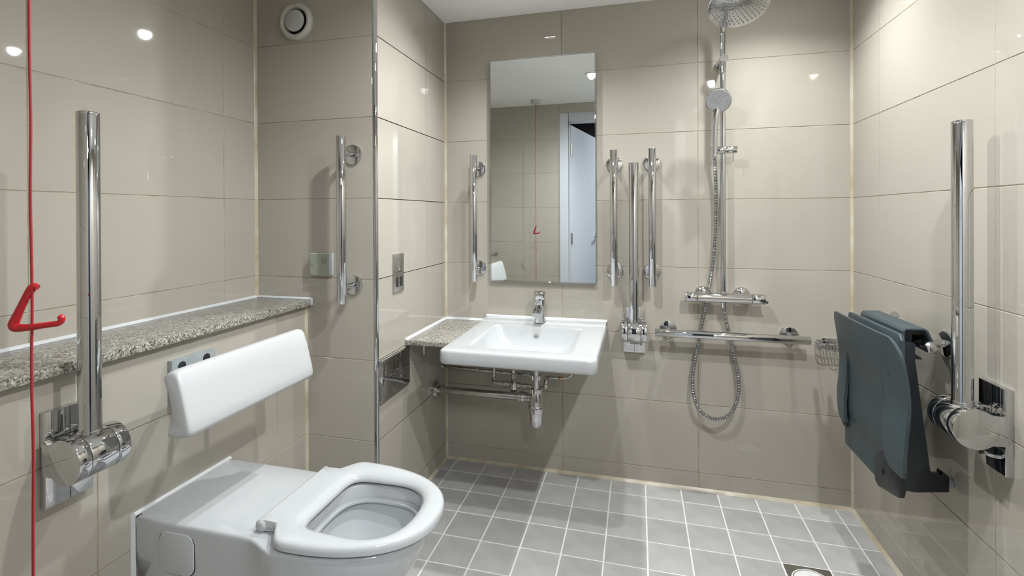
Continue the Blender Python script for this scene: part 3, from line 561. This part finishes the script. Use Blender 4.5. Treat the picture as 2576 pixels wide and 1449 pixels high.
# seat ring
def seat_outline(d, z):
    P = [(-0.868, -0.128 + d * 0.6), (-0.832, -0.128 + d)]
    for k in range(1, 8):
        t = k / 8; P.append((-0.832 + 0.055 * t, -(0.128 + 0.0555 * math.sin(t * math.pi / 2) ** 1.4) + d))
    hw = 0.186 - d; a = 0.302 - d
    for k in range(0, 31):
        t = -90 + 180 * k / 30; c_, s_ = math.cos(R(t)), math.sin(R(t))
        P.append((-0.770 + a * abs(c_) ** (2 / 2.3), hw * math.copysign(abs(s_) ** (2 / 2.3), s_)))
    Q = [(x, -y) for x, y in P[:9]][::-1]
    return ray_ring([Vector((x, TC + y)) for x, y in P + Q], pcen, z, 192)
def shole(d, z, p=2.5):
    cx = -0.648; poly = []
    for k in range(96):
        t = 2 * math.pi * k / 96; c_, s_ = math.cos(t), math.sin(t)
        pp = p if c_ > 0 else 6.5
        x = (0.118 if c_ > 0 else 0.124) * math.copysign(abs(c_) ** (2 / pp), c_); y = 0.121 * math.copysign(abs(s_) ** (2 / pp), s_)
        y *= 1.0 + 0.03 * min(x, 0) / 0.12
        L_ = math.hypot(x, y); poly.append(Vector((cx + x * (L_ + d) / L_, TC + y * (L_ + d) / L_)))
    return ray_ring(poly, pcen, z, 192)
rings = [seat_outline(0.004, 0.4685), seat_outline(0.0, 0.4705), seat_outline(-0.0005, 0.4790), seat_outline(0.001, 0.4865), seat_outline(0.005, 0.4905), seat_outline(0.012, 0.4920),
         shole(0.030, 0.4920), shole(0.020, 0.4905), shole(0.010, 0.4865), shole(0.003, 0.4800), shole(0.0, 0.4735), shole(0.001, 0.4695), shole(0.006, 0.4685)]
rings.append(rings[0])
part('seat', MB().loft(rings, False, False), 'seatwhite', wc, angle=60)
hg = part('hinge_bar', MB().lathe([(0.012, TC - 0.131), (0.0145, TC - 0.129), (0.0145, TC + 0.129), (0.012, TC + 0.131)], (-0.868, 0, 0.4765), (0, 1, 0), 28), 'seatwhite', wc)
part('hinge_web', MB().loft([[Vector((x, y, z)) for x, z in ((-0.870, 0.4910), (-0.820, 0.4915), (-0.820, 0.4680), (-0.868, 0.4640))] for y in (TC - 0.128, TC + 0.128)]), 'seatwhite', wc, (0.0015, 2))
for y, n_ in ((TC - 0.131, -1), (TC + 0.131, 1)):
    part('hinge_cap', MB().lathe([(0.0115, -0.002), (0.0115, 0.0012), (0.0100, 0.0022), (0.0, 0.0020)], (-0.868, y, 0.4765), (0, n_, 0), 26), 'plastic', hg)
part('hinge_bolt', MB().lathe([(0.010, 0), (0.0115, 0.002), (0.0115, 0.008), (0.008, 0.0115), (0.0, 0.0125)], (-0.8885, TC + 0.098, 0.4600), (0, 0, 1), 24), 'chrome', wc)
part('hinge_bolt', MB().lathe([(0.010, 0), (0.0115, 0.002), (0.0115, 0.006), (0.0, 0.008)], (-0.875, TC + 0.045, 0.4600), (0, 0, 1), 24), 'gap', wc)

# ------------------------------------------------------------------ shower
SX, SY = 0.348, D - 0.07
col = thing('shower_column', 'chrome shower riser with gooseneck and round rain head', 'shower', (SX, D, 0.86))
part('riser_pipe', MB().tube([(SX, SY, 0.872), (SX, SY, 1.4), (SX, SY, 1.84)], 0.0112, 26), 'chrome', col)
part('gooseneck', MB().tube(smooth_path([(SX, SY, 1.83), (SX, SY, 1.93), (SX, SY - 0.004, 1.985), (SX - 0.001, SY - 0.03, 2.04), (SX - 0.002, SY - 0.09, 2.073), (SX - 0.004, SY - 0.19, 2.078), (SX - 0.007, SY - 0.30, 2.055), (SX - 0.009, SY - 0.362, 2.01), (SX - 0.010, SY - 0.384, 1.962)], 8), 0.0106, 24), 'chrome', col)
part('joint_sleeve', MB().lathe([(0.0112, 1.805), (0.0128, 1.807), (0.0128, 1.862), (0.0112, 1.864)], (SX, SY, 0), seg=28), 'chrome', col)
part('wall_bracket', MB().lathe([(0.021, 0.0), (0.021, 0.016), (0.013, 0.018), (0.0125, 0.040), (0.0145, 0.041), (0.0145, 0.048), (0.0125, 0.049), (0.0125, 0.066)], (SX, D, 1.857), (0, -1, 0), 34), 'chrome', col)
part('bracket_knob', MB().lathe([(0.0150, 0.052), (0.0172, 0.056), (0.0172, 0.084), (0.0162, 0.0855), (0.0, 0.0858)], (SX + 0.003, D, 1.863), (0, -1, 0), 34), 'chrome', col)
hc = Vector((0.338, 1.85, 1.928)); hn = Vector((0, -math.sin(R(25)), -math.cos(R(25))))
head = part('rain_head', MB().lathe([(0.0, 0.0), (0.097, 0.0), (0.0995, -0.0012), (0.1, -0.004), (0.0985, -0.0075), (0.080, -0.012), (0.030, -0.020), (0.018, -0.028), (0.016, -0.044), (0.012, -0.050), (0.0, -0.051)], hc, hn, 72), 'chrome', col)
mb = MB(); u_, v_, a_ = frame(hn)
for k, r_ in enumerate((0.012, 0.024, 0.036, 0.048, 0.060, 0.072, 0.084)):
    n_ = 6 + 5 * k
    for i in range(n_):
        a = 2 * math.pi * (i + 0.5 * (k % 2)) / n_; p_ = hc + (u_ * math.cos(a) + v_ * math.sin(a)) * r_
        mb.lathe([(0.0024, 0.0), (0.0020, 0.0018), (0.0010, 0.0024)], p_, hn, 8)
nz = part('nozzles', mb, 'rubber', head); nz['kind'] = 'stuff'
mx_ = thing('shower_mixer', 'chrome bar shower mixer valve with two wall unions', 'shower mixer', (0.352, D, 0.84))
MY, MZ = D - 0.062, 0.858
part('valve_bar', MB().lathe([(0.0205, -0.105), (0.0205, 0.105)], (0.352, MY, MZ), (1, 0, 0), 44), 'chrome', mx_)
for s_, nm in ((-1, 'flow_handle'), (1, 'temperature_handle')):
    part(nm, MB().lathe([(0.0212, 0.107), (0.0222, 0.109), (0.0222, 0.152), (0.0205, 0.156), (0.0, 0.157)], (0.352, MY, MZ), (s_, 0, 0), 44), 'chrome', mx_)
    part('wall_union', MB().lathe([(0.0335, 0.0), (0.0335, 0.004), (0.031, 0.012), (0.024, 0.018), (0.013, 0.021), (0.013, 0.05)], (0.352 + s_ * 0.0785, D, 0.866), (0, -1, 0), 40), 'chrome', mx_)
part('stop_button', MB().lathe([(0.005, 0.0), (0.005, 0.012), (0.003, 0.014)], (0.352 + 0.152, MY - 0.014, MZ - 0.006), (1, -0.4, -0.3), 16), 'gap', mx_)
part('print_mark', MB().box((0.2135, MY - 0.0228, MZ - 0.004), (0.2165, MY - 0.0218, MZ - 0.001)), 'gap', mx_)
part('riser_collar', MB().lathe([(0.0142, 0.876), (0.0142, 0.884), (0.0125, 0.887)], (SX, SY, 0), seg=28), 'chrome', mx_)
part('hose_outlet', MB().lathe([(0.0125, 0.0), (0.0125, 0.022), (0.0108, 0.023), (0.0100, 0.036)], (0.352, MY, MZ - 0.0185), (0, 0, -1), 28), 'chrome', mx_)
hsx = thing('hand_shower', 'chrome hand shower with pale round spray face held on the riser slider', 'hand shower', (0.312, D - 0.11, 1.48))
part('handle', MB().tube(smooth_path([(0.3105, D - 0.098, 1.455), (0.3105, D - 0.101, 1.50), (0.311, D - 0.105, 1.56), (0.314, D - 0.109, 1.610), (0.319, D - 0.110, 1.645)], 5), [0.0095 + 0.0060 * (k / 20) for k in range(21)], 22), 'chrome', hsx)
hc2 = Vector((0.3225, D - 0.128, 1.677)); hn2 = Vector((-0.10, -0.93, -0.36)).normalized()
hh = part('spray_head', MB().lathe([(0.0, 0.0), (0.0475, 0.0), (0.0500, -0.002), (0.0508, -0.006), (0.049, -0.013), (0.038, -0.022), (0.0, -0.027)], hc2, hn2, 60), 'chrome', hsx)
part('spray_face', MB().lathe([(0.0, 0.0016), (0.0458, 0.0012), (0.0466, 0.0)], hc2, hn2, 56), 'face', hh)
mb = MB(); u_, v_, a_ = frame(hn2)
for k, r_ in enumerate((0.014, 0.021, 0.028, 0.035, 0.042)):
    n_ = 14 + 4 * k
    for i in range(n_):
        a = 2 * math.pi * (i + 0.5 * (k % 2)) / n_; p_ = hc2 + (u_ * math.cos(a) + v_ * math.sin(a)) * r_ + hn2 * 0.0012
        mb.lathe([(0.0011, 0.0), (0.0009, 0.0012)], p_, hn2, 6)
o_ = part('nozzles', mb, 'rubber', hh); o_['kind'] = 'stuff'
for k in range(4):
    a = math.pi / 2 * k; p_ = hc2 + (u_ * math.cos(a) + v_ * math.sin(a)) * 0.0075 + hn2 * 0.0014
    part('spray_mark', MB().lathe([(0.0015, 0.0), (0.0012, 0.0012)], p_, hn2, 10), 'gap', hh)
sl = thing('shower_slider', 'chrome slider clamp on the shower riser holding the hand shower', 'slider', (SX, SY, 1.465))
part('clamp_body', MB().lathe([(0.0145, 0.0), (0.0155, 0.0015), (0.0155, 0.068), (0.0150, 0.070), (0.0155, 0.072), (0.0155, 0.101), (0.0145, 0.103)], (0.2965, D - 0.082, 1.480), (1, 0, 0), 34), 'chrome', sl)
part('clamp_ring', MB().lathe([(0.0145, -0.0135), (0.0155, -0.012), (0.0155, 0.012), (0.0145, 0.0135)], (SX, SY, 1.480), (0, 0, 1), 30), 'chrome', sl)
part('lever_pin', MB().lathe([(0.0022, 0.0), (0.0022, 0.034), (0.0016, 0.0355)], (0.385, D - 0.086, 1.466), (0, 0, -1), 12), 'chrome', sl)
part('handset_cone', MB().lathe([(0.0125, 0.0), (0.0145, 0.030)], (0.3105, D - 0.0985, 1.462), (0, 0, 1), 26), 'chrome', sl)
hp = [(0.3105, 2.2125, 1.462), (0.314, 2.225, 1.420), (0.3185, 2.243, 1.370), (0.323, 2.262, 1.278), (0.323, 2.274, 1.159), (0.316, 2.284, 1.024), (0.304, 2.291, 0.922), (0.294, 2.293, 0.871), (0.281, 2.292, 0.794), (0.262, 2.288, 0.699), (0.241, 2.275, 0.595), (0.228, 2.262, 0.508), (0.230, 2.255, 0.440), (0.250, 2.252, 0.379), (0.290, 2.250, 0.348), (0.331, 2.250, 0.344), (0.370, 2.252, 0.365), (0.400, 2.262, 0.413), (0.413, 2.272, 0.481), (0.405, 2.277, 0.556), (0.389, 2.279, 0.639), (0.369, 2.276, 0.730), (0.3565, 2.260, 0.790), (0.352, D - 0.062, 0.812)]
fine = smooth_path(hp, 24); Ls = [0.0]
for a, b in zip(fine, fine[1:]): Ls.append(Ls[-1] + (b - a).length)
path, rad, per, tot = [], [], 0.0066, Ls[-1]; j = 0
nper = int(tot / per)
for k in range(nper * 6 + 1):
    s_ = min(k * per / 6, tot - 1e-6)
    while Ls[j + 1] < s_: j += 1
    t = (s_ - Ls[j]) / (Ls[j + 1] - Ls[j]); path.append(fine[j].lerp(fine[j + 1], t)); rad.append((0.0056, 0.0056, 0.0079, 0.0085, 0.0085, 0.0079)[k % 6])
hose = thing('shower_hose', 'ribbed chrome shower hose looping below the mixer', 'shower hose', (0.32, 2.25, 0.34))
part('corrugated_tube', MB().tube(path, rad, 14), 'chrome', hose, angle=80)
part('gap_shade_core', MB().tube(path[::3], 0.0067, 12), 'gap', hose)  # dark core added, its colour stands in for shade between the ridges
part('end_ferrule', MB().lathe([(0.0085, 0.0), (0.0098, 0.002), (0.0098, 0.018), (0.0085, 0.020)], (0.3105, 2.2125, 1.444), (0, 0, 1), 22), 'chrome', hose)
# soap basket
sb = thing('soap_basket', 'small chrome wire soap basket in the corner behind the shower seat', 'soap basket', (0.765, D, 0.65))
def wire(nm, pts, r=0.0019, n=5): part(nm, MB().tube(smooth_path(pts, n) if n > 1 else pts, r, 8), 'chrome', sb)
bx0, bx1, by0, by1, zt, zb = 0.708, 0.825, 2.236, D - 0.006, 0.690, 0.664
part('back_plate', MB().box((0.735, D - 0.006, 0.672), (0.800, D, 0.698)), 'chrome', sb, (0.0015, 2))
for z in (zt, zb):
    pts = [Vector((x, y, z)) for x, y in rrect(bx0, bx1, by0, by1, 0.018, 5)]; wire('rim_wire', pts + [pts[0]], 0.0026, 1)
for k in range(8):
    x = bx0 + 0.018 + (bx1 - bx0 - 0.036) * k / 7
    wire('basket_wire', [(x, by0, zt), (x, by0 + 0.0005, zb), (x, by1, zb), (x, by1, zt)], 0.0016, 1)
for k in range(4):
    y = by0 + 0.018 + (by1 - by0 - 0.036) * k / 3
    wire('basket_wire', [(bx0, y, zt), (bx0, y, zb)], 0.0016, 1); wire('basket_wire', [(bx1, y, zt), (bx1, y, zb)], 0.0016, 1)
wire('hook_wire', [(0.752, by0, zb), (0.752, by0 - 0.006, zb - 0.006), (0.765, by0 - 0.006, zb - 0.012), (0.778, by0 - 0.006, zb - 0.006), (0.778, by0, zb)], 0.0018, 5)

# ------------------------------------------------------------------ shower seat and its rail
sr = thing('seat_rail', 'short chrome rail on the right wall that the shower seat hooks over', 'rail', (XR, 1.816, 0.80))
part('bar', MB().lathe([(0.0, 1.600), (0.008, 1.6012), (0.013, 1.6045), (0.0155, 1.609), (0.0162, 1.614), (0.0162, 2.018), (0.0155, 2.023), (0.013, 2.0275), (0.0, 2.030)], (0.778, 0, 0.842), (0, 1, 0), 34), 'chrome', sr)
for y in (1.672, 1.960):
    part('stub', MB().lathe([(0.0105, 0.0), (0.0105, 0.066)], (0.780, y, 0.842), (1, 0, 0), 24), 'chrome', sr)
    part('flange', MB().lathe([(0.0, 0.0085), (0.0335, 0.0085), (0.0365, 0.007), (0.0375, 0.004), (0.0375, 0.0)], (XR, y, 0.842), (-1, 0, 0), 44), 'chrome', sr)
seat = thing('shower_chair', 'dark slate-blue fold-up shower seat hanging folded on the right wall', 'shower seat', (XR, 1.77, 0.43))
y0s, y1s = 1.523, 1.978; ym = 1.765
def panel(nm, top, m, xf, th, bev):
    mb = MB(); n = len(top)
    mb.loft([[Vector((xf(z) + th, y, z)) for y, z in top], [Vector((xf(z), y, z)) for y, z in top]]); return part(nm, mb, m, seat, bev, angle=30)
# front shell: curved surface whose two side lobes run down past the recessed centre
def shell_x(z): return 0.6715 - 0.013 * max(0, (z - 0.74) / 0.13) ** 1.6 + 0.007 * math.exp(-((z - 0.70) / 0.07) ** 2) - 0.003 * math.exp(-((z - 0.55) / 0.06) ** 2)
def lerp_tab(tab, q):
    for (a, b), (c, d) in zip(tab, tab[1:]):
        if q <= c: return b + (d - b) * (q - a) / (c - a)
    return tab[-1][1]
def shell():
    nz_, H = 30, 91; vs = []; fs = []
    near = [(0.0, 0.752), (0.42, 0.752), (0.455, 0.72), (0.48, 0.66), (0.525, 0.569), (0.60, 0.530), (0.70, 0.512), (0.96, 0.508), (1.0, 0.518)]
    far = [(0.0, 0.752), (0.60, 0.752), (0.64, 0.70), (0.665, 0.58), (0.69, 0.507), (0.90, 0.508), (1.0, 0.525)]
    for layer in (0, 1):
        for i in range(H):
            t = i / (H - 1); q = abs(t - 0.5) * 2
            zt_ = 0.8735 - 0.030 * max(0, (q - 0.86) / 0.14) ** 2.5; zb_ = lerp_tab(near if t < 0.5 else far, q)
            for k in range(nz_ + 1):
                z = zb_ + (zt_ - zb_) * k / nz_; y = y0s + (y1s - y0s) * t
                if t > 0.5: y -= 0.018 * max(0, (0.60 - z) / 0.1) * (t - 0.5) * 2
                else: y += 0.030 * max(0, (z - 0.80) / 0.07) ** 2 * (1 - t * 2)
                vs.append(Vector((shell_x(z) + 0.006 * q ** 4 + (0.0085 if layer else 0.0), y, z)))
    W = nz_ + 1; o = W * H
    for i in range(H - 1):
        for k in range(W - 1):
            a = i * W + k; fs.append((a, a + 1, a + W + 1, a + W)); fs.append((o + a, o + a + W, o + a + W + 1, o + a + 1))
    def edge(l):
        for a, b in zip(l, l[1:]): fs.append((a, b, o + b, o + a))
    edge([i * W for i in range(H)]); edge([i * W + W - 1 for i in range(H)][::-1]); edge(list(range(W))[::-1]); edge([(H - 1) * W + k for k in range(W)])
    return MB().add(vs, fs)
part('seat_shell', shell(), 'slate', seat, None, angle=50)
zs_ = [0.420, 0.44, 0.47, 0.50, 0.53, 0.56, 0.59, 0.62, 0.65, 0.68, 0.71, 0.735, 0.755, 0.775]
def base_x(z): t = min(1, max(0, (0.752 - z) / 0.26)); return shell_x(max(z, 0.50)) + 0.0004 + 0.021 * t ** 0.8
def base_ring(z):
    ya = 1.700 if z < 0.43 else (1.590 if z < 0.60 else 1.600); x = base_x(z)
    return [Vector((x, ya, z)), Vector((x, 1.948, z)), Vector((0.6975, 1.948, z)), Vector((0.6975, ya, z))]
part('seat_base', MB().loft([base_ring(z) for z in zs_]), 'slate', seat, angle=30)
panel('hinge_plate', [(1.556, 0.523), (1.66, 0.523), (1.70, 0.50), (1.70, 0.42), (1.680, 0.412), (1.565, 0.440), (1.556, 0.46)], 'navy', lambda z: 0.680, 0.016, (0.002, 2))
pv = part('pivot_disc', MB().lathe([(0.0, 0.003), (0.011, 0.003), (0.012, 0.002), (0.012, 0.0), (0.0165, 0.0), (0.0172, -0.002), (0.0172, -0.008), (0.0, -0.008)], (0.6795, 1.655, 0.471), (-1, 0, 0), 34), 'navy', seat)
part('pivot_disc', MB().lathe([(0.0, 0.003), (0.011, 0.003), (0.012, 0.002), (0.012, 0.0), (0.0165, 0.0), (0.0172, -0.002), (0.0172, -0.008), (0.0, -0.008)], (0.6835, 1.935, 0.500), (-1, 0, 0), 34), 'navy', seat)
panel('rear_panel', [(1.590, 0.862), (1.602, 0.8775), (1.935, 0.8765), (1.943, 0.868), (1.943, 0.47), (1.590, 0.47)], 'slate', lambda z: 0.699, 0.011, (0.0025, 2))
# housing hooking over the rail: hollow, open at the near end
hp_ = [(0.7265, 0.829), (0.7265, 0.878), (0.7330, 0.886), (0.7800, 0.8875), (0.7875, 0.882), (0.8050, 0.838)]
hi_ = [(0.7995, 0.838), (0.7830, 0.8775), (0.7785, 0.8820), (0.7355, 0.8815), (0.7315, 0.8765), (0.7315, 0.829)]
mb = MB(); ring = hp_ + hi_
n_ = len(ring); v0 = [Vector((x, 1.640, z)) for x, z in ring]; v1 = [Vector((x, 1.916, z)) for x, z in ring]
fs = []
for i in range(n_): j = (i + 1) % n_; fs.append((i, j, n_ + j, n_ + i))
for k in range(5): a, b = k, n_ - 1 - k; fs.append((a, a + 1, b - 1, b)); fs.append((n_ + a, n_ + b, n_ + b - 1, n_ + a + 1))
part('hook_housing', mb.add(v0 + v1, fs), 'slate', seat, (0.0008, 2), angle=40)
part('housing_end_web', MB().loft([[Vector((x, y, z)) for x, z in ((0.7310, 0.832), (0.7310, 0.8815), (0.7785, 0.8825), (0.7835, 0.8775), (0.7960, 0.866), (0.7600, 0.866), (0.7550, 0.832))] for y in (1.664, 1.672)]), 'navy', seat)
part('frame_body', MB().loft([[Vector((x, y, z)) for x, z in ((0.7115, 0.855), (0.7115, 0.430), (0.7160, 0.4265), (0.758, 0.4235), (0.836, 0.4355), (0.8365, 0.4780), (0.8200, 0.4900), (0.8180, 0.4780), (0.7935, 0.4760), (0.7560, 0.800), (0.7560, 0.846), (0.7290, 0.848))] for y in (1.640, 1.668)]), 'navy', seat, (0.0018, 2))
part('frame_body', MB().loft([[Vector((x, y, z)) for x, z in ((0.7115, 0.855), (0.7115, 0.430), (0.7160, 0.4265), (0.758, 0.4235), (0.836, 0.4355), (0.8365, 0.4780), (0.8200, 0.4900), (0.8180, 0.4780), (0.7935, 0.4760), (0.7560, 0.800), (0.7560, 0.846), (0.7290, 0.848))] for y in (1.888, 1.916)]), 'navy', seat, (0.0018, 2))
part('frame_back', MB().box((0.7115, 1.666, 0.427), (0.730, 1.890, 0.848)), 'navy', seat, (0.001, 1))
part('hook_tooth', MB().loft([[Vector((x, y, z)) for x, z in ((0.748, 0.800), (0.748, 0.822), (0.7725, 0.8035), (0.7725, 0.800))] for y in (1.642, 1.664)]), 'navy', seat, (0.0008, 1))
part('wall_buffer', MB().lathe([(0.013, 0.0), (0.013, 0.011), (0.010, 0.0125)], (0.836, 1.654, 0.456), (1, 0, 0), 22), 'rubber', seat)

# ------------------------------------------------------------------ floor drain
dx, dy = FX + FS * 8.5, FY - FS * 2.5
dr = thing('floor_drain', 'square stainless floor drain with round grate set among the tiles', 'drain', (dx, dy, 0))
hs_ = FS / 2 - 0.003
sq = [Vector(p) for p in rrect(dx - hs_, dx + hs_, dy - hs_, dy + hs_, 0.002, 2)]
circ = lambda r_, z: [Vector((dx + r_ * math.cos(2 * math.pi * k / N), dy + r_ * math.sin(2 * math.pi * k / N), z)) for k in range(N)]
part('frame_plate', MB().loft([ray_ring(sq, Vector((dx, dy)), -0.006), ray_ring(sq, Vector((dx, dy)), -0.0004), circ(0.062, -0.0006), circ(0.058, -0.006), circ(0.058, -0.012)], False, False), 'steel', dr)
part('rim_ring', MB().lathe([(0.0575, -0.008), (0.0575, -0.0015), (0.0545, -0.0010), (0.0530, -0.008)], (dx, dy, 0), seg=64), 'chrome', dr)
part('grate', MB().lathe([(0.0, -0.0055), (0.0525, -0.0055), (0.0525, -0.012)], (dx, dy, 0), seg=56), 'steel', dr)
for k in range(12):
    a = 2 * math.pi * k / 12
    part('slot', MB().lathe([(0.0, -0.0050), (0.006, -0.0050), (0.006, -0.0056)], (dx + 0.034 * math.cos(a), dy + 0.034 * math.sin(a), 0), seg=16), 'gap', dr)

# ------------------------------------------------------------------ red pull cord
px_, py_ = -0.8225, 0.50
pc_ = thing('alarm_pull_cord', 'red emergency pull cord with triangular red handle hanging at the left', 'pull cord', (px_, py_, ZC))
part('ceiling_rose', MB().lathe([(0.0, -0.032), (0.030, -0.031), (0.036, -0.027), (0.040, -0.010), (0.043, 0.0)], (px_, py_, ZC), seg=44), 'plastic', pc_)
cpts = [(px_ + 0.0006 * math.sin(k * 1.7) * (0.4 + 0.6 * math.sin(k * 0.61)), py_ + 0.0006 * math.cos(k * 1.3), ZC - 0.03 - (ZC - 0.03 - 0.22) * k / 36) for k in range(37)]
part('cord', MB().tube(smooth_path(cpts, 4), 0.00175, 10), 'cord', pc_)
part('knot', MB().lathe([(0.0, -0.003), (0.0035, -0.002), (0.0045, 0.001), (0.0035, 0.004), (0.0, 0.005)], (px_, py_, 1.1085), seg=16), 'cord', pc_)
ca, sa = math.cos(R(25)), math.sin(R(25))
hp2 = [(0.0078, 1.1135), (0.0035, 1.1150), (0.0, 1.1125), (-0.0050, 1.1040), (-0.0125, 1.0870), (-0.0195, 1.0700), (-0.0218, 1.0635), (-0.0205, 1.0590), (-0.0150, 1.0575), (0.000, 1.0580), (0.016, 1.0600), (0.030, 1.0615), (0.0355, 1.0640), (0.0368, 1.0690), (0.0340, 1.0720)]
hr = [0.0040, 0.0048, 0.0052, 0.0047, 0.0049, 0.0058, 0.0064, 0.0064, 0.0056, 0.0046, 0.0042, 0.0041, 0.0041, 0.0042, 0.0038]
hv = smooth_path([(px_ + s_ * ca, py_ + s_ * sa, z) for s_, z in hp2], 5)
hrr = [hr[min(i // 5, 14)] + (hr[min(i // 5 + 1, 14)] - hr[min(i // 5, 14)]) * (i % 5) / 5 for i in range(len(hv))]
part('triangle_handle', MB().tube(hv, hrr, 16), 'red', pc_, angle=60)
